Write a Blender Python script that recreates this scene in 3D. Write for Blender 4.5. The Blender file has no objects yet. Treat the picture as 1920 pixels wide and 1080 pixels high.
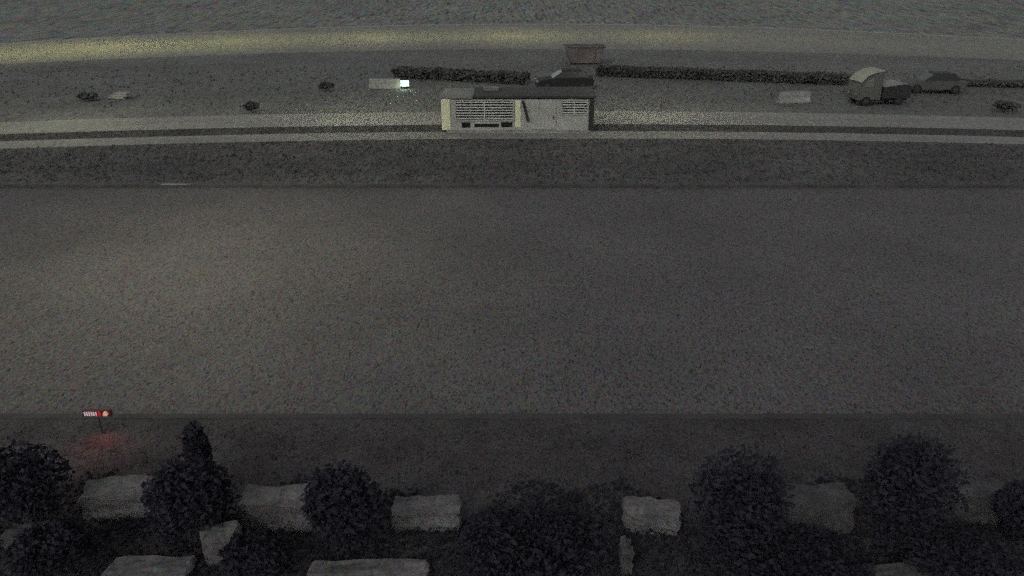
import bpy, bmesh, math, random
from mathutils import Vector, Matrix
R = math.radians
rnd = random.Random(7)
sc = bpy.context.scene

# ------------------------------------------------------------------ camera
CAM_H, F, TILT = 10.0, 1400.0, math.atan(640 / 1400)
cam = bpy.data.cameras.new('camera')
cam.sensor_width = 36.0
cam.lens = F / 1920 * 36.0
cam.clip_end = 3000
camo = bpy.data.objects.new('camera', cam)
sc.collection.objects.link(camo)
camo.location = (0, 0, CAM_H)
camo.rotation_euler = (R(90) - TILT, 0, 0)
sc.camera = camo

# ------------------------------------------------------------------ sky, moonlight, exposure (night)
w = bpy.data.worlds.new('World')
sc.world = w
w.use_nodes = True
wn, wl = w.node_tree.nodes, w.node_tree.links
wn.clear()
wo = wn.new('ShaderNodeOutputWorld')
bg = wn.new('ShaderNodeBackground')
sky = wn.new('ShaderNodeTexSky')
sky.sky_type = 'NISHITA'
sky.sun_disc = False
sky.sun_elevation = R(35)
sky.sun_rotation = R(210)
hs = wn.new('ShaderNodeHueSaturation')
hs.inputs['Saturation'].default_value = 0.12
wl.new(sky.outputs[0], hs.inputs['Color'])
wl.new(hs.outputs[0], bg.inputs[0])
bg.inputs[1].default_value = 0.039
wl.new(bg.outputs[0], wo.inputs[0])
sun = bpy.data.lights.new('moon', 'SUN')
sun.energy = 0.16
sun.angle = R(12)
sun.color = (1, 0.95, 0.88)
suno = bpy.data.objects.new('moon', sun)
sc.collection.objects.link(suno)
suno.rotation_euler = (R(55), 0, R(-30))
sc.view_settings.view_transform = 'Standard'
sc.view_settings.look = 'None'
sc.view_settings.exposure = 1.30
sc.view_settings.gamma = 1.0
sc.view_settings.use_curve_mapping = False
sc.cycles.use_denoising = False
sc.cycles.use_adaptive_sampling = True
sc.cycles.adaptive_threshold = 1.0      # grainy night frame
sc.cycles.adaptive_min_samples = 4
sc.render.filter_size = 1.5

# ------------------------------------------------------------------ helpers
def W(px, py, z=0.0):
    """ground position (height z) seen at a place of the 1920x1080 photograph: used to survey the site"""
    dx, dy = (px - 960) / F, -(py - 540) / F
    d = Vector((dx, dy * math.sin(TILT) + math.cos(TILT), dy * math.cos(TILT) - math.sin(TILT)))
    t = (z - CAM_H) / d.z
    return Vector((d.x * t, d.y * t, z))

def link(o, parent=None):
    sc.collection.objects.link(o)
    if parent: o.parent = parent
    return o

def tag(o, label=None, cat=None, group=None, kind=None):
    for k, v in (('label', label), ('category', cat), ('group', group), ('kind', kind)):
        if v: o[k] = v
    return o

def empty(name, loc, rz=0.0):
    o = bpy.data.objects.new(name, None)
    o.empty_display_size = 0.3
    o.location = loc
    o.rotation_euler = (0, 0, rz)
    return link(o)

class MB:
    def __init__(s): s.bm = bmesh.new()
    def box(s, x0, y0, z0, x1, y1, z1, bevel=0.0, M=None):
        b = bmesh.new()
        bmesh.ops.create_cube(b, size=1)
        for v in b.verts:
            v.co = Vector((x0 + (v.co.x + .5) * (x1 - x0), y0 + (v.co.y + .5) * (y1 - y0), z0 + (v.co.z + .5) * (z1 - z0)))
        if bevel: bmesh.ops.bevel(b, geom=list(b.edges), offset=bevel, segments=2, affect='EDGES', profile=.5)
        if M is not None: bmesh.ops.transform(b, matrix=M, verts=b.verts)
        s.merge(b); return s
    def merge(s, b):
        me = bpy.data.meshes.new('tmp'); b.to_mesh(me); b.free()
        s.bm.from_mesh(me); bpy.data.meshes.remove(me)
    def cyl(s, p, q, r0, r1=None, n=12):
        p, q = Vector(p), Vector(q)
        r1 = r0 if r1 is None else r1
        b = bmesh.new()
        bmesh.ops.create_cone(b, cap_ends=True, segments=n, radius1=r0, radius2=r1, depth=(q - p).length)
        m = Matrix.Translation((p + q) / 2) @ (q - p).to_track_quat('Z', 'Y').to_matrix().to_4x4()
        bmesh.ops.transform(b, matrix=m, verts=b.verts)
        s.merge(b); return s
    def prism(s, pts, y0, y1, inset=0.0):
        """profile in the x-z plane swept along y"""
        a = [s.bm.verts.new((x, y0, z)) for x, z in pts]
        c = [s.bm.verts.new((x, y1, z)) for x, z in pts]
        s.bm.faces.new(a); s.bm.faces.new(c[::-1])
        for i in range(len(pts)):
            j = (i + 1) % len(pts)
            s.bm.faces.new((a[j], a[i], c[i], c[j]))
        return s
    def build(s, name, mat, parent=None, smooth=False):
        bmesh.ops.recalc_face_normals(s.bm, faces=s.bm.faces)
        me = bpy.data.meshes.new(name); s.bm.to_mesh(me); s.bm.free()
        me.materials.append(mat)
        if smooth:
            for p in me.polygons: p.use_smooth = True
        return link(bpy.data.objects.new(name, me), parent)

def copy_tree(o, parent=None):
    c = o.copy(); sc.collection.objects.link(c)
    if parent: c.parent = parent
    for ch in list(o.children): copy_tree(ch, c)
    return c

# ------------------------------------------------------------------ materials
def mat(name, col, rough=.9, var=0.0, scale=3.0, speck=0.0, sscale=12.0, metal=0.0, bump=0.0, col2=None, spec=.3, stretch=(1,1,1), grain=(1,1,1)):
    m = bpy.data.materials.new(name); m.use_nodes = True
    n, l = m.node_tree.nodes, m.node_tree.links
    b = n['Principled BSDF']
    b.inputs['Roughness'].default_value = rough
    b.inputs['Metallic'].default_value = metal
    b.inputs['Specular IOR Level'].default_value = spec
    b.inputs['Base Color'].default_value = (*col, 1)
    if not (var or speck): return m
    tc = n.new('ShaderNodeTexCoord')
    mp = n.new('ShaderNodeMapping'); mp.inputs['Scale'].default_value = stretch
    l.new(tc.outputs['Object'], mp.inputs[0])
    t = n.new('ShaderNodeTexNoise'); t.inputs['Scale'].default_value = scale; t.inputs['Detail'].default_value = 6
    l.new(mp.outputs[0], t.inputs[0])
    r = n.new('ShaderNodeValToRGB')
    r.color_ramp.elements[0].position = .3; r.color_ramp.elements[1].position = .7
    c2 = col2 or col
    r.color_ramp.elements[0].color = (*[c * (1 - var) for c in col], 1)
    r.color_ramp.elements[1].color = (*[min(1, c * (1 + var)) for c in c2], 1)
    l.new(t.outputs[0], r.inputs[0])
    out = r.outputs[0]
    if speck:
        v = n.new('ShaderNodeTexVoronoi'); v.inputs['Scale'].default_value = sscale
        mg = n.new('ShaderNodeMapping'); mg.inputs['Scale'].default_value = grain
        l.new(tc.outputs['Object'], mg.inputs[0])
        l.new(mg.outputs[0], v.inputs[0])
        # mineral grains: every grain its own tone, slightly coloured
        sa = n.new('ShaderNodeHueSaturation'); sa.inputs['Saturation'].default_value = .45
        l.new(v.outputs['Color'], sa.inputs['Color'])
        q = n.new('ShaderNodeMix'); q.data_type = 'RGBA'; q.blend_type = 'MIX'; q.inputs[0].default_value = speck
        q.inputs[6].default_value = (1, 1, 1, 1)
        l.new(sa.outputs[0], q.inputs[7])
        d = n.new('ShaderNodeMix'); d.data_type = 'RGBA'; d.blend_type = 'MULTIPLY'; d.inputs[0].default_value = 1
        k = 1 / (1 - .44 * speck)
        d.inputs[7].default_value = (k, k, k, 1)
        l.new(q.outputs[2], d.inputs[6])
        mx = n.new('ShaderNodeMix'); mx.data_type = 'RGBA'; mx.blend_type = 'MULTIPLY'; mx.inputs[0].default_value = 1
        l.new(out, mx.inputs[6]); l.new(d.outputs[2], mx.inputs[7])
        out = mx.outputs[2]
    l.new(out, b.inputs['Base Color'])
    if bump:
        bp = n.new('ShaderNodeBump'); bp.inputs['Strength'].default_value = bump; bp.inputs['Distance'].default_value = .03
        l.new(t.outputs[0], bp.inputs['Height']); l.new(bp.outputs[0], b.inputs['Normal'])
    return m

def glow(name, col, strength):
    m = bpy.data.materials.new(name); m.use_nodes = True
    b = m.node_tree.nodes['Principled BSDF']
    b.inputs['Base Color'].default_value = (*col, 1)
    b.inputs['Emission Color'].default_value = (*col, 1)
    b.inputs['Emission Strength'].default_value = strength
    return m

M = dict(
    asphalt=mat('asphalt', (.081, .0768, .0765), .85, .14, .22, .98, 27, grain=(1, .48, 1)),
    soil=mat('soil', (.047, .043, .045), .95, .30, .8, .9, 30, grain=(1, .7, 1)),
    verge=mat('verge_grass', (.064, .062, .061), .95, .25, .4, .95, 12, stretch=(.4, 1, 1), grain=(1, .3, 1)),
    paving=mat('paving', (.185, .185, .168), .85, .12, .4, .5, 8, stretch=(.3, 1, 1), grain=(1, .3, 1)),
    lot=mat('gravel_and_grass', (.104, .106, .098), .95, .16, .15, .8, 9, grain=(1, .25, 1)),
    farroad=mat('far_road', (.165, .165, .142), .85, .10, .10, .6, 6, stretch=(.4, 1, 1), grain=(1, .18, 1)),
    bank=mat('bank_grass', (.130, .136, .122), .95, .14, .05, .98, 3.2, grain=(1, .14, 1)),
    planting=mat('planting_soil', (.050, .049, .046), .95, .25, .4, .7, 14, grain=(1, .3, 1)),
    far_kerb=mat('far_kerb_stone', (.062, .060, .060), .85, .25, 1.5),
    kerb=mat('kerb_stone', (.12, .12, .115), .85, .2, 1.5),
    gutter=mat('gutter', (.05, .05, .05), .85, .2, 1.5),
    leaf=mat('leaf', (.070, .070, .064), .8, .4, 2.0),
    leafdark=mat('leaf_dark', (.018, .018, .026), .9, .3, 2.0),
    bark=mat('bark', (.05, .042, .036), .95, .3, 6),
    blade=mat('grass_blade', (.080, .080, .073), .9, .4, .7),
    shaded=mat('shaded_stone', (.068, .067, .068), .95, .3, 1.8, .5, 16, bump=.5),  # darker copy of pale_stone: the dimmer light is put into its colour
    stone=mat('pale_stone', (.115, .111, .111), .92, .35, 1.8, .6, 16, bump=.5),
    cream=mat('cream_lit_paint', (.62, .62, .41), .7, .08, 2),
    white=mat('white_panel', (.33, .33, .295), .6, .12, 1.2),
    roof=mat('roof_felt', (.045, .045, .045), .95, .25, .8, .3, 8),
    roofpale=mat('roof_sheet', (.15, .15, .145), .8, .2, .8),
    darkmetal=mat('dark_metal', (.03, .03, .03), .6),
    slat=mat('slat_paint', (.50, .50, .47), .6),
    void=mat('dark_glass', (.012, .012, .012), .25, spec=.5),
    rubber=mat('rubber', (.02, .02, .02), .9),
    rim=mat('rim', (.045, .045, .045), .7),
    rust=mat('rust_paint', (.125, .108, .102), .85, .3, .8, .2, 5),
    lens=mat('lens', (.16, .16, .155), .4),
    red=mat('red_plastic', (.09, .02, .022), .5),
    concrete=mat('concrete', (.24, .24, .22), .9, .2, 1.5, .2, 8),
    tail=mat('tail_lens', (.10, .015, .015), .4),
)

# ------------------------------------------------------------------ the setting
KX = 4.0
def bend(x, k): return -k * (x - KX) ** 2
def strip(name, m, y0, y1, z, k0=0.0, k1=0.0, x0=-130, x1=130, nx=90, ny=4, rough=0.0):
    bm = bmesh.new(); rows = []
    for j in range(ny + 1):
        row = []
        for i in range(nx + 1):
            x = x0 + (x1 - x0) * i / nx
            t = j / ny
            y = (y0 + bend(x, k0)) * (1 - t) + (y1 + bend(x, k1)) * t
            row.append(bm.verts.new((x, y, z + (rnd.uniform(-rough, rough) if 0 < j < ny else 0))))
        rows.append(row)
    for j in range(ny):
        for i in range(nx):
            bm.faces.new((rows[j][i], rows[j][i + 1], rows[j + 1][i + 1], rows[j + 1][i]))
    me = bpy.data.meshes.new(name); bm.to_mesh(me); bm.free(); me.materials.append(m)
    return tag(link(bpy.data.objects.new(name, me)), kind='structure')

def Y(row): return W(960, row).y
K1 = .0024
bm = bmesh.new(); bmesh.ops.create_grid(bm, x_segments=2, y_segments=2, size=900)
me = bpy.data.meshes.new('ground'); bm.to_mesh(me); bm.free(); me.materials.append(M['lot'])
g = tag(link(bpy.data.objects.new('ground', me)), kind='structure'); g.location = (0, 600, -.02)

strip('road', M['asphalt'], Y(779), Y(352), .0, nx=40)
# near verge, raised, and its kerb
def slab(name, m, x0, x1, y0, y1, z0, z1, bevel=0.0):
    return tag(MB().box(x0, y0, z0, x1, y1, z1, bevel).build(name, m), kind='structure')
slab('near_verge', M['soil'], -60, 60, -6, Y(783) - .2, -.3, .10)
slab('kerb', M['gutter'], -60, 60, Y(783) - .2, Y(783), -.3, .12, .02)
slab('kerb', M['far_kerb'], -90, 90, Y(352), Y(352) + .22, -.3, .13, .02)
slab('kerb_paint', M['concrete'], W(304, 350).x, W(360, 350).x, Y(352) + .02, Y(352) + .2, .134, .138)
strip('far_verge', M['verge'], Y(352) + .22, Y(262), .09, 0, K1, ny=8, rough=.04)
strip('footpath', M['paving'], Y(263), Y(249), .10, K1, K1)
strip('planting_strip', M['planting'], Y(249.6), Y(235.5), .085, K1, K1)
strip('cycle_path', M['paving'], Y(236), Y(211), .10, K1, K1 * 1.15)
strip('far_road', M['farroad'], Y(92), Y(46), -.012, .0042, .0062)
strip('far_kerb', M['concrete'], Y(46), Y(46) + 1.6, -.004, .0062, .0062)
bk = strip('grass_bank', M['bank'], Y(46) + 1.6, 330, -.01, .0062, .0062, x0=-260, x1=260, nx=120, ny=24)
for v in bk.data.vertices:
    d = max(0, v.co.y - 118)
    v.co.z += .03 * d + rnd.uniform(-.25, .25) * (1 if d > 6 else 0)

def tufts(name, m, n, area, h, z=0.0, wdt=.03):
    bm = bmesh.new()
    for _ in range(n):
        x, y = area()
        for b in range(3):
            a = rnd.uniform(0, 6.28); hh = h * rnd.uniform(.5, 1.3); le = rnd.uniform(.1, .6) * hh
            px, py = x + rnd.uniform(-.06, .06), y + rnd.uniform(-.06, .06)
            dx, dy = math.cos(a), math.sin(a)
            w_ = wdt * rnd.uniform(.7, 1.4)
            bm.faces.new([bm.verts.new(c) for c in ((px - dy * w_, py + dx * w_, z), (px + dy * w_, py - dx * w_, z), (px + dx * le, py + dy * le, z + hh))])
    me = bpy.data.meshes.new(name); bm.to_mesh(me); bm.free(); me.materials.append(m)
    return tag(link(bpy.data.objects.new(name, me)), kind='stuff')
def verge_area():
    x = rnd.uniform(-45, 45); return x, rnd.uniform(Y(350) + .4, Y(264) + bend(x, K1))
def near_area():
    return rnd.uniform(-14, 14), rnd.uniform(8.6, Y(783) - .35)
def plant_area():
    x = rnd.uniform(-45, 45); return x, rnd.uniform(Y(248), Y(237)) + bend(x, K1)
def lot_area():
    return rnd.uniform(-60, 60), rnd.uniform(Y(200), Y(125))
def bank_area():
    x = rnd.uniform(-100, 100); return x, rnd.uniform(122, 150) + bend(x, .0062)
tag(tufts('verge_grass', M['blade'], 7000, verge_area, .12, .09, .03), 'rough dark grass along the far side of the road', 'grass')
tag(tufts('near_grass', M['blade'], 5000, near_area, .07, .10, .012), 'dark grass on the near verge below the road', 'grass')
tag(tufts('strip_grass', M['blade'], 2600, plant_area, .07, .085, .03), 'dark grass strip between the two pale paths', 'grass')
tag(tufts('lot_grass', M['blade'], 1500, lot_area, .14, -.02, .05), 'short weeds on the gravel lot behind the paths', 'grass')

def ivy():  # dark leaf mat, added to deepen the tone of the front ground
    bm = bmesh.new(); q = random.Random(11)
    for _ in range(15000):
        x = q.uniform(-10, 10)
        edge = 11.75 + .45 * math.sin(x * 1.3) + .3 * math.sin(x * 2.9 + 1)
        y = q.uniform(8.4, edge)
        p = Vector((x, y, .10 + q.random() ** 2 * .16)); s_ = q.uniform(.03, .07)
        u = Vector((q.gauss(0, 1), q.gauss(0, 1), q.gauss(0, .4))).normalized(); v = u.orthogonal().normalized()
        bm.faces.new([bm.verts.new(p + k) for k in (-u * s_, v * s_ * .6, u * s_, -v * s_ * .6)])
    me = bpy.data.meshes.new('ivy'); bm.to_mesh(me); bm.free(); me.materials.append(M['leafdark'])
    tag(link(bpy.data.objects.new('ivy', me)), 'dark ivy added to darken the ground around the stone blocks', 'ivy', kind='stuff')
ivy()

# ------------------------------------------------------------------ plants
def crown(bm, c, r, n, leaf, seed, flat=.0):
    q = random.Random(seed)
    lobes = [(Vector((q.uniform(-.5, .5) * r[0], q.uniform(-.5, .5) * r[1], q.uniform(-.35, .5) * r[2])), q.uniform(.45, .75)) for _ in range(9)]
    for _ in range(n):
        lc, lr = q.choice(lobes)
        d = Vector((q.gauss(0, 1), q.gauss(0, 1), q.gauss(0, 1))).normalized() * (q.random() ** .45) * lr
        p = Vector(c) + lc + Vector((d.x * r[0], d.y * r[1], d.z * r[2]))
        if p.z < .03: p.z = .03 + q.random() * .1
        s = leaf * q.uniform(.6, 1.4)
        u = Vector((q.gauss(0, 1), q.gauss(0, 1), q.gauss(0, 1))).normalized()
        v = u.orthogonal().normalized()
        bm.faces.new([bm.verts.new(p + k) for k in (-u * s, v * s * .5, u * s, -v * s * .5)])

def shrub(name, px, base, top, wpx, label, m, n=1500, group=None, leaf=.045, cat='shrub', depth=None):
    b = W(px, base, .10)
    dep = b.y * math.cos(TILT) + (CAM_H - .1) * math.sin(TILT)
    rx = .9 * wpx / 2 / F * dep
    # height from the row of its top
    a = TILT + math.atan((top - 540) / F)
    h = max(.3, CAM_H - .1 - (b.y + rx * .4) * math.tan(a))
    o = empty(name, b)
    mb = MB()
    crown(mb.bm, (0, 0, h * .52), (rx, depth or rx * .8, h * .5), n, leaf, int(px * 7 + base))
    q = random.Random(int(px))
    for _ in range(n // 4):                       # ragged sprigs beyond the rounded crown
        a = q.uniform(0, 6.28); e = q.uniform(.05, 1.25)
        p = Vector((math.cos(a) * math.cos(e) * rx, math.sin(a) * math.cos(e) * rx * .8, h * .5 + math.sin(e) * h * .5)) * q.uniform(.8, 1.12)
        s = leaf * q.uniform(.4, 1.9); u = Vector((q.gauss(0, 1), q.gauss(0, 1), q.gauss(0, 1))).normalized(); v = u.orthogonal()
        mb.bm.faces.new([mb.bm.verts.new(p + k) for k in (-u * s, v * s * .4, u * s, -v * s * .4)])
    mb.build('foliage', m, o)
    st = MB()
    for k in range(4):
        a = k * 1.6 + px
        st.cyl((0, 0, 0), (math.cos(a) * rx * .4, math.sin(a) * rx * .35, h * .6), .03, .012, 6)
    st.build('stem', M['bark'], o)
    return tag(o, label, cat, group)

G1 = 'dark shrubs along the near verge'
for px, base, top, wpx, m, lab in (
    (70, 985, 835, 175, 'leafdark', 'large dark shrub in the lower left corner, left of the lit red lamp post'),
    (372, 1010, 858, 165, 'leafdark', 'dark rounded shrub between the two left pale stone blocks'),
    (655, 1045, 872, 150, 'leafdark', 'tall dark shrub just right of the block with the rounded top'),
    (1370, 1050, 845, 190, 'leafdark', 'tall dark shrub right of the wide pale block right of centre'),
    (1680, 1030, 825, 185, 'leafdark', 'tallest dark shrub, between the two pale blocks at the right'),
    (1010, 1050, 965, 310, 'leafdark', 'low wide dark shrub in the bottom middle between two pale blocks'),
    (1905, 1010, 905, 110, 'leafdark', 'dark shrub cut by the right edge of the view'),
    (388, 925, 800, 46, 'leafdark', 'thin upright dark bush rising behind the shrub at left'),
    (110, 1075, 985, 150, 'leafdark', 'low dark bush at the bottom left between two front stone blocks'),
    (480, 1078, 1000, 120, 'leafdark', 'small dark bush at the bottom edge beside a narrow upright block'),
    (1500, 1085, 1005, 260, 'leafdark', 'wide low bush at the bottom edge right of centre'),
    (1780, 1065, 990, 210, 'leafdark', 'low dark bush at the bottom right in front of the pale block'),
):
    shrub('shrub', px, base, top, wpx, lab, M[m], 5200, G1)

G2 = 'small weeds on the gravel lot'
for px, base, top, wpx, lab in ((472, 208, 192, 30, 'small dark weed clump on the gravel lot left of centre'),
                                (166, 186, 174, 40, 'dark low bush beside the small pale board pile at the far left'),
                                (612, 168, 155, 32, 'dark low bush on the lot left of the low concrete barrier'),
                                (1885, 206, 190, 50, 'dark low bush on the gravel lot at the far right')):
    shrub('bush', px, base, top, wpx, lab, M['leaf'], 700, G2, leaf=.10, cat='bush')

def hedge(px0, px1, base, base1, top, label, seed):
    a, b = W(px0, base, 0), W(px1, base1, 0)
    L = (b - a).length
    h = CAM_H - (a.y + .8) * math.tan(TILT + math.atan((top - 540) / F))
    o = empty('hedge', (a + b) / 2, math.atan2(b.y - a.y, b.x - a.x))
    bm = bmesh.new(); q = random.Random(seed)
    n = int(L * 330)
    for i in range(n):
        x = q.uniform(-L / 2, L / 2)
        hh = h * (.92 + .08 * math.sin(x * 1.7 + seed) * math.sin(x * .63))
        p = Vector((x, q.uniform(-.8, .8), hh * q.random() ** .5))
        s = .13 * q.uniform(.5, 1.4)
        u = Vector((q.gauss(0, 1), q.gauss(0, 1), q.gauss(0, 1))).normalized(); v = u.orthogonal()
        bm.faces.new([bm.verts.new(p + k) for k in (-u * s, v * s * .5, u * s, -v * s * .5)])
    mb = MB(); mb.bm.free(); mb.bm = bm
    mb.build('foliage', M['leaf'], o)
    k = -L / 2 + .5
    while k < L / 2:
        MB().cyl((k, 0, 0), (k + .1, .05, h * .7), .05, .02, 6).build('stem', M['bark'], o); k += 2.4
    return tag(o, label, 'hedge')
hedge(1118, 1590, 141, 158, 120, 'long dark hedge below the far road, between the skip and the small truck', 3)
hedge(1790, 1990, 159, 164, 147, 'short dark hedge at the right edge below the far road', 5)
hedge(742, 990, 144, 157, 122, 'dark hedge behind the lit square lamp, left of the dark car', 8)

# ------------------------------------------------------------------ stone blocks
def block(px0, px1, base, top, label, round_top=.10, rz=0.0, m='stone'):
    a, b = W(px0, base, .10), W(px1, base, .10)
    wd = b.x - a.x
    d = min(max(.40, wd * .5), .55)
    ang = TILT + math.atan((top - 540) / F)
    h = max(.22, CAM_H - .1 - (a.y + d) * math.tan(ang))
    bm = bmesh.new(); bmesh.ops.create_cube(bm, size=1)
    bmesh.ops.subdivide_edges(bm, edges=list(bm.edges), cuts=5, use_grid_fill=True)
    q = random.Random(int(px0))
    for v in bm.verts:
        x, y, z = v.co
        n = Vector((x, y, z)) * 2
        k = max(abs(n.x), abs(n.y), abs(n.z))
        sph = n.normalized() * 1.12 if n.length > 0 else n
        f = round_top * 1.5
        n2 = n * (1 - f) + sph * f
        w1 = .05 * math.sin(n.x * 3.1 + px0) + .04 * math.sin(n.z * 4.3 + n.y * 2.7 + base)
        v.co = Vector((n2.x * wd / 2 * (1 + w1), n2.y * d / 2 * (1 + w1), (n2.z + 1) * h / 2 * (1 + w1 * .8))) + Vector((q.uniform(-1, 1), q.uniform(-1, 1), q.uniform(-1, 1))) * .022
    mb = MB(); mb.bm.free(); mb.bm = bm
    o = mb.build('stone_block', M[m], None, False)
    o.location = ((a.x + b.x) / 2, a.y + d / 2, .08); o.rotation_euler = (0, 0, rz)
    return tag(o, label, 'stone block', 'pale stone blocks between the shrubs')
for b in (
    (152, 282, 975, 893, 'pale stone block below the small lit red lamp at left', .10, .08),
    (452, 588, 1000, 908, 'pale stone block with a rounded top, between two dark shrubs at left', .13, -.05),
    (735, 862, 998, 925, 'pale stone block just left of the low wide shrub in the bottom middle', .08, .03),
    (1172, 1275, 1003, 928, 'pale block just right of the low wide shrub in the bottom middle', .08, -.06),
    (1462, 1592, 1005, 905, 'dim grey stone block between the two tall shrubs at right', .09, .05, 'shaded'),
    (1775, 1895, 985, 895, 'dim grey stone block near the right edge, right of the tallest shrub', .10, -.04, 'shaded'),
    (12, 92, 1035, 975, 'low grey stone block at the left edge, in front of the corner shrub', .10, .1, 'shaded'),
    (388, 446, 1060, 972, 'narrow upright stone block in the front row left of centre', .08, .04),
    (192, 345, 1105, 1040, 'wide pale stone block cut by the bottom edge at left', .06, .02),
    (572, 800, 1110, 1058, 'widest pale stone block, cut by the bottom edge left of centre', .05, 0),
    (1520, 1800, 1125, 1055, 'long low stone block cut by the bottom edge at right', .05, .01, 'shaded'),
    (1165, 1185, 1080, 1005, 'thin upright stone beside the low wide shrub in the bottom middle', .06, 0, 'shaded'),
): block(*b)

# ------------------------------------------------------------------ the white cabin
def cabin():
    c = W(970, 251)
    s = c.y * math.cos(TILT) + CAM_H * math.sin(TILT)
    u = s / F                                     # metres per photo pixel at the cabin
    X = lambda px: (px - 970) * u
    def Z(row): return CAM_H - c.y * math.tan(TILT + math.atan((row - 540) / F))
    H = Z(187); D = 3.0
    o = empty('cabin', (c.x, c.y, .10))
    H -= .1
    z = lambda row: Z(row) - .1
    L, Rr = X(830), X(1112)
    MB().box(L + .5, 0, .12, Rr - .3, D, H).build('wall', M['white'], o)
    MB().box(L + .25, -.10, 0, Rr - .1, D - .05, .119).build('base_plinth', M['concrete'], o)
    MB().box(L - .02, -.06, .125, L + .497, D, H + .05, .03).build('corner_post', M['cream'], o)  # yellowish light on the cabin's left edge, painted in as bright cream
    MB().box(Rr - .297, -.05, .125, Rr, D, H + .02, .03).build('end_post', M['darkmetal'], o)
    rf = MB().box(X(888), .08, H + .053, Rr + .1, D + .15, H + .20, .03).build('roof', M['roof'], o)
    MB().box(X(905), 1.6, H + .203, X(935), 2.1, H + .42, .03).build('vent', M['roofpale'], rf)
    MB().box(L - .05, -.08, H + .056, X(888) - .005, D + .1, H + .13, .02).build('roof_edge', M['roofpale'], o)
    def window(a, b, r0, r1, n):
        x0, x1, z1, z0 = X(a), X(b), min(z(r0), H - .06), z(r1)
        f = MB()
        t = .07
        f.box(x0 - t, -.06, z0 - t, x1 + t, -.003, z0); f.box(x0 - t, -.06, z1, x1 + t, -.003, z1 + t * .7)
        f.box(x0 - t, -.06, z0 + .001, x0, -.003, z1 - .001); f.box(x1, -.06, z0 + .001, x1 + t, -.003, z1 - .001)
        wn_ = f.build('window', M['white'], o)
        MB().box(x0, -.012, z0, x1, -.004, z1).build('pane', M['void'], wn_)
        sl = MB()
        for i in range(n):
            zz = z0 + (z1 - z0) * (i + .5) / n
            sl.box(x0 + .01, -.05, zz - .030, x1 - .01, -.02, zz + .030, 0, Matrix.Translation((0, 0, 0)))
        mx = (x0 + x1) / 2
        sl.box(mx - .025, -.056, z0 + .002, mx + .025, -.0505, z1 - .002)
        sl.build('slats', M['slat'], wn_)
    window(856, 962, 189, 224, 7)
    window(1052, 1098, 189, 213, 5)
    MB().cyl((X(980), -.10, H - .03), (X(990), -.10, z(227)), .075, .075, 10).build('drain_pipe', M['darkmetal'], o)
    MB().box(X(966), -.035, z(238), X(976), -.003, H - .03).build('door_jamb', M['cream'], o)
    d = MB().box(X(996), -.045, .16, X(1042), -.003, H - .12, .015).build('door', M['white'], o)
    MB().box(X(1036), -.08, z(222), X(1038), -.047, z(217)).build('handle', M['darkmetal'], d)
    for a, b, r0, r1 in ((866, 882, 229, 239), (890, 935, 232, 238), (940, 960, 229, 238), (1004, 1020, 0, 0)):
        if not r0: continue
        MB().box(X(a), -.03, z(r1), X(b), -.003, z(r0)).build('vent_grille', M['void'], o)
    MB().box(L + .3, -.22, 0, Rr - .3, -.12, .07).build('sill_beam', M['concrete'], o)
    tag(o, 'long white cabin with two slatted windows and a dark flat roof, beside the paths', 'cabin')
cabin()

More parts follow.
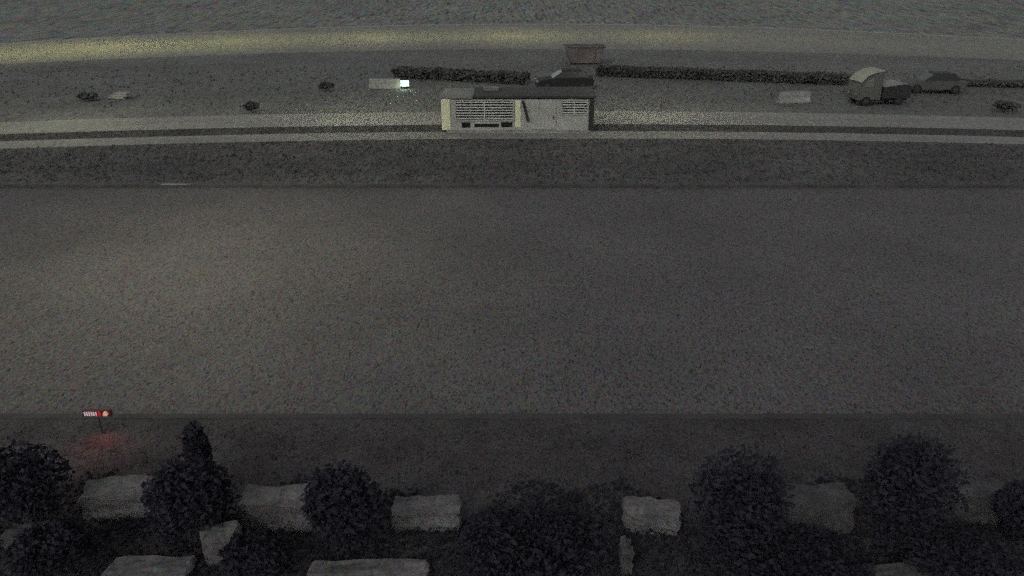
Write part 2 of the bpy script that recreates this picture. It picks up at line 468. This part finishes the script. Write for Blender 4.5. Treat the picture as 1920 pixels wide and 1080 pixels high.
# ------------------------------------------------------------------ vehicles
def make_car(paint, roofm=None, lit=False):
    o = empty('parked_car', (0, 0, 0))
    L, Wd = 4.4, 1.75
    # body: side profile swept with rounded plan, front at -x
    prof = [(-2.2, .32), (-2.22, .55), (-2.1, .72), (-1.1, .88), (-.9, .93), (1.75, .95), (2.12, .88), (2.2, .6), (2.16, .32)]
    bm = bmesh.new(); secs = []
    ys = [(-Wd / 2, .93), (-Wd / 2 + .12, .985), (-.3, 1), (.3, 1), (Wd / 2 - .12, .985), (Wd / 2, .93)]
    for y, k in ys:
        secs.append([bm.verts.new((x * k, y, .32 + (z - .32) * (.96 if k < .95 else 1))) for x, z in prof])
    n = len(prof)
    for s in range(len(secs) - 1):
        for i in range(n):
            j = (i + 1) % n
            bm.faces.new((secs[s][i], secs[s][j], secs[s + 1][j], secs[s + 1][i]))
    bm.faces.new(secs[0][::-1]); bm.faces.new(secs[-1])
    mb = MB(); mb.bm.free(); mb.bm = bm
    mb.build('body', paint, o)
    # greenhouse: glass with pillars, roof
    def loft(name, pts, m, parent):
        mm = MB(); v = [mm.bm.verts.new(p) for p in pts]
        for f in ((0, 1, 2, 3), (4, 5, 6, 7), (0, 1, 5, 4), (1, 2, 6, 5), (2, 3, 7, 6), (3, 0, 4, 7)):
            mm.bm.faces.new([v[i] for i in f])
        return mm.build(name, m, parent)
    loft('windows', [(-1.0, -.8, .90), (1.75, -.8, .93), (1.75, .8, .93), (-1.0, .8, .90), (-.25, -.62, 1.38), (1.25, -.62, 1.40), (1.25, .62, 1.40), (-.25, .62, 1.38)], M['void'], o)
    loft('roof', [(-.27, -.64, 1.385), (1.28, -.64, 1.405), (1.28, .64, 1.405), (-.27, .64, 1.385), (-.1, -.56, 1.44), (1.12, -.56, 1.45), (1.12, .56, 1.45), (-.1, .56, 1.44)], roofm or paint, o)
    for x in (-1.38, 1.35):
        for y in (-.80, .80):
            wh = empty('wheel', (x, y, .32)); wh.parent = o
            MB().cyl((0, -.1, 0), (0, .1, 0), .32, .32, 20).build('tyre', M['rubber'], wh)
            sgn = -1 if y < 0 else 1
            MB().cyl((0, sgn * .101, 0), (0, sgn * .12, 0), .19, .17, 14).build('rim', M['rim'], wh)
    for y in (-.6, .6):
        MB().box(-2.26, y - .2, .56, -2.05, y + .2, .70, .03).build('headlight', lit if (lit and y < 0) else M['lens'], o)
        MB().box(2.08, y - .18, .62, 2.22, y + .18, .78, .03).build('tail_light', M['tail'], o)
    MB().box(-2.26, -.8, .28, -2.10, .8, .45, .04).build('bumper', M['darkmetal'], o)
    return o

P = lambda n, c: mat(n, c, .7, .05, 1.0, spec=.2)
black_p, dgrey_p = P('paint_black', (.022, .022, .024)), P('paint_charcoal', (.04, .04, .042))
head = glow('headlamp', (.55, 1.0, .92), .5)
G3 = 'cars parked on the gravel lot'
def put(o, px, base, rz, label, sc_=1.0):
    p = W(px, base); o.location = (p.x, p.y, 0.0); o.rotation_euler = (0, 0, rz)
    o.scale = (sc_,) * 3
    return tag(o, label, 'car', G3)
c3 = make_car(black_p)
put(c3, 1058, 166, R(3), 'black car parked close behind the right half of the white cabin')
put(make_car(P('paint_pale_grey', (.085, .085, .08)), dgrey_p), 1745, 172, R(-6), 'grey car with a dark roof parked at the right, beside the small truck')

def square_lamp():
    p = W(760, 166)
    o = empty('lamp', p)
    h = CAM_H - p.y * math.tan(TILT + math.atan((156 - 540) / F))
    MB().cyl((0, 0, 0), (0, 0, h - .22), .05, .05, 10).build('post', M['darkmetal'], o)
    MB().box(-.36, -.10, h - .26, .36, .12, h + .26, .03).build('housing', M['darkmetal'], o)
    MB().box(-.32, -.13, h - .21, .32, -.103, h + .21, .01).build('lens', head, o)
    tag(o, 'lit square lamp with blue-white light on a short post in front of a dark hedge', 'lamp')
    l = bpy.data.lights.new('lamp_light', 'POINT'); l.energy = 8; l.color = (.85, 1, .7); l.shadow_soft_size = .1
    lo = link(bpy.data.objects.new('lamp_light', l)); lo.location = (p.x, p.y - .4, h)
square_lamp()

def sheet_pile():
    p = W(226, 184)
    o = MB().box(-.75, -.4, 0, .55, .4, .16, .03).box(-.6, -.35, .161, .8, .35, .30, .03).box(-.3, -.3, .301, .75, .3, .42, .03).build('board_pile', M['concrete'])
    o.location = p; o.rotation_euler = (0, 0, R(-12))
    tag(o, 'small pale pile of boards on the gravel lot at the far left', 'board pile')
sheet_pile()

# small truck: pale rounded cab, dark box body
def truck():
    p = W(1640, 194)
    o = empty('small_truck', p, R(6)); o.scale = (.88,) * 3
    cabp = [(-2.0, .45), (-2.05, 1.1), (-1.8, 1.75), (-1.35, 2.2), (-.8, 2.45), (-.15, 2.55), (-.15, .45)]
    MB().prism(cabp, -.85, .85).build('truck_cab', mat('paint_pale', (.10, .10, .092), .7, .1, 1), o)
    MB().prism([(-1.72, 1.45), (-1.32, 2.02), (-.95, 2.14), (-.95, 1.45)], -.865, -.851).build('side_window', M['roofpale'], o)
    MB().prism([(-2.0, 1.82), (-1.52, 2.36), (-.9, 2.62), (-.2, 2.70), (-.2, 2.60), (-.88, 2.50), (-1.46, 2.26), (-1.92, 1.78)], -.9, .9).build('roof_visor', mat('visor_paint', (.30, .30, .24), .8, .1, 1), o)
    b = MB().prism([(-.05, .55), (2.25, .55), (2.25, 1.45), (1.6, 1.62), (-.05, 1.42)], -.95, .95).build('load_box', M['darkmetal'], o)
    MB().prism([(-.05, 1.424), (1.6, 1.624), (1.62, 1.70), (-.05, 1.50)], -.98, .98).build('cover', M['concrete'], b)
    MB().box(-1.9, -.7, .35, 2.2, .7, .446).build('chassis', M['rubber'], o)
    for x in (-1.3, 1.4):
        for y in (-.78, .78):
            wh = empty('wheel', (x, y, .36)); wh.parent = o
            MB().cyl((0, -.11, 0), (0, .11, 0), .36, .36, 20).build('tyre', M['rubber'], wh)
            sg = -1 if y < 0 else 1
            MB().cyl((0, sg * .111, 0), (0, sg * .13, 0), .2, .18, 14).build('rim', M['rim'], wh)
    for y in (-.55, .55):
        MB().box(-2.1, y - .14, .75, -2.0, y + .14, .95, .02).build('headlight', M['lens'], o)
    tag(o, 'small truck with a pale rounded cab and a dark load box', 'truck')
truck()

# rust coloured skip below the far road
def skip():
    p = W(1095, 118)
    o = empty('skip', p, R(2))
    MB().prism([(-1.35, .1), (1.35, .1), (1.85, 1.5), (-1.85, 1.5)], -.9, .9).build('tub', M['rust'], o)
    r = MB()
    r.box(-1.92, -.98, 1.50, 1.92, -.82, 1.60); r.box(-1.92, .82, 1.50, 1.92, .98, 1.60)
    r.box(-1.92, -.815, 1.50, -1.75, .815, 1.60); r.box(1.75, -.815, 1.50, 1.92, .815, 1.60)
    r.build('rim', M['rust'], o)
    for x in (-.8, .8):
        MB().box(x - .06, -.985, .3, x + .06, -.905, 1.45).build('rib', M['rust'], o)
    for x in (-1.1, 1.1):
        MB().box(x - .12, -.85, 0, x + .12, .85, .098).build('skid', M['darkmetal'], o)
    tag(o, 'rust coloured open skip standing below the far road', 'skip')
skip()

# low concrete barriers
def barrier(px, base, length, label, rz=0):
    p = W(px, base)
    mb = MB()
    b = [(-.3, 0), (.3, 0), (.3, .12), (.12, .35), (.09, .75), (-.09, .75), (-.12, .35), (-.3, .12)]
    a = [mb.bm.verts.new((-length / 2, y, z)) for y, z in b]; c = [mb.bm.verts.new((length / 2, y, z)) for y, z in b]
    mb.bm.faces.new(a); mb.bm.faces.new(c[::-1])
    for i in range(len(b)):
        j = (i + 1) % len(b); mb.bm.faces.new((a[i], a[j], c[j], c[i]))
    o = mb.build('concrete_barrier', M['concrete'])
    o.location = (p.x, p.y, 0); o.rotation_euler = (0, 0, rz)
    return tag(o, label, 'barrier', 'low concrete barriers on the lot')
barrier(722, 166, 2.4, 'low concrete barrier just left of the lit square lamp')
barrier(1488, 192, 2.3, 'low concrete barrier lying left of the small truck', R(12))

# ------------------------------------------------------------------ the red lamp on its post, near side of the road
def red_lamp():
    p = W(193, 812, .10)
    o = empty('lamp_post', p)
    top = CAM_H - .1 - p.y * math.tan(TILT + math.atan((774 - 540) / F))
    MB().cyl((0, 0, 0), (0, 0, top - .08), .014, .014, 10).build('post', M['darkmetal'], o)
    hs_ = MB().box(-.31, -.03, top - .08, .31, .05, top + .08, .015).build('housing', M['red'], o)
    le = MB()
    for i in range(6):
        x = -.27 + i * .05
        le.box(x, -.05, top - .05, x + .024, -.032, top + .05)
    le.build('white_lens', glow('lamp_white', (.8, .66, .66), .10), hs_)
    MB().box(.03, -.045, top - .06, .10, -.032, top + .06).build('red_lens', glow('lamp_red', (.5, .02, .03), .08), hs_)
    MB().cyl((.20, -.07, top), (.20, -.032, top), .05, .06, 14).build('amber_lens', glow('lamp_amber', (.8, .45, .33), .12), hs_)
    tag(o, 'small lit red lamp with white and amber lenses on a thin post by the road', 'lamp post')
    l = bpy.data.lights.new('red_light', 'SPOT'); l.energy = 4.6; l.color = (1, .22, .20); l.shadow_soft_size = .06
    l.spot_size = R(165); l.spot_blend = 1.0
    lo = link(bpy.data.objects.new('red_light', l)); lo.location = (p.x + .15, p.y - .12, p.z + top - .08); lo.rotation_euler = (R(-48), 0, 0)
red_lamp()

# ------------------------------------------------------------------ street lamps hung on cables above the roads
def hung_lamp(loc, power, col, label, blend=.9, size=150):
    o = empty('hanging_street_lamp', loc)
    MB().cyl((0, 0, 0), (0, 0, .18), .32, .10, 18).build('lamp_shade', M['darkmetal'], o)
    MB().cyl((0, 0, -.02), (0, 0, -.005), .22, .22, 18).build('diffuser', glow('street_lamp_glow', (1, .9, .7), 4), o)
    MB().cyl((-14, 0, .6), (0, 0, .2), .012, .012, 6).cyl((0, 0, .2), (14, 0, .6), .012, .012, 6).build('cable', M['darkmetal'], o)
    tag(o, label, 'street lamp')
    l = bpy.data.lights.new('street_light', 'SPOT'); l.energy = power; l.color = col
    l.spot_size = R(size); l.spot_blend = blend; l.shadow_soft_size = .25
    lo = link(bpy.data.objects.new('street_light', l)); lo.location = Vector(loc) + Vector((0, 0, -.06))
p = W(345, 505)
hung_lamp((p.x, p.y, 13.0), 1450, (1, .95, .66), 'street lamp hung on a cable over the left of the near road', 1.0, 116)
for px, e, lab in ((-60, 1500, 'street lamp hung over the far road outside the left edge'), (190, 2050, 'street lamp hung over the left end of the far road'),
                   (440, 1500, 'street lamp hung over the far road left of the middle'), (700, 1300, 'street lamp hung over the far road above the lit square lamp'),
                   (960, 1350, 'street lamp hung over the middle of the far road'), (1240, 950, 'street lamp hung over the far road right of the skip'),
                   (1500, 200, 'street lamp hung over the right end of the far road')):
    q = W(px, 66 + 34 * ((px - 1050) / 1050) ** 2)
    hung_lamp((q.x, q.y, 11.0), e * .75, (1, .96, .40), lab, .7, 112)
for px, e, lab in ((170, 520, 'street lamp hung over the paths at the left'), (690, 520, 'street lamp hung over the paths left of the white cabin'),
                   (1210, 420, 'street lamp hung over the paths right of the white cabin')):
    q = W(px, 218)
    hung_lamp((q.x, q.y + bend(q.x, K1), 9.6), e, (1, .95, .62), lab, .9, 140)
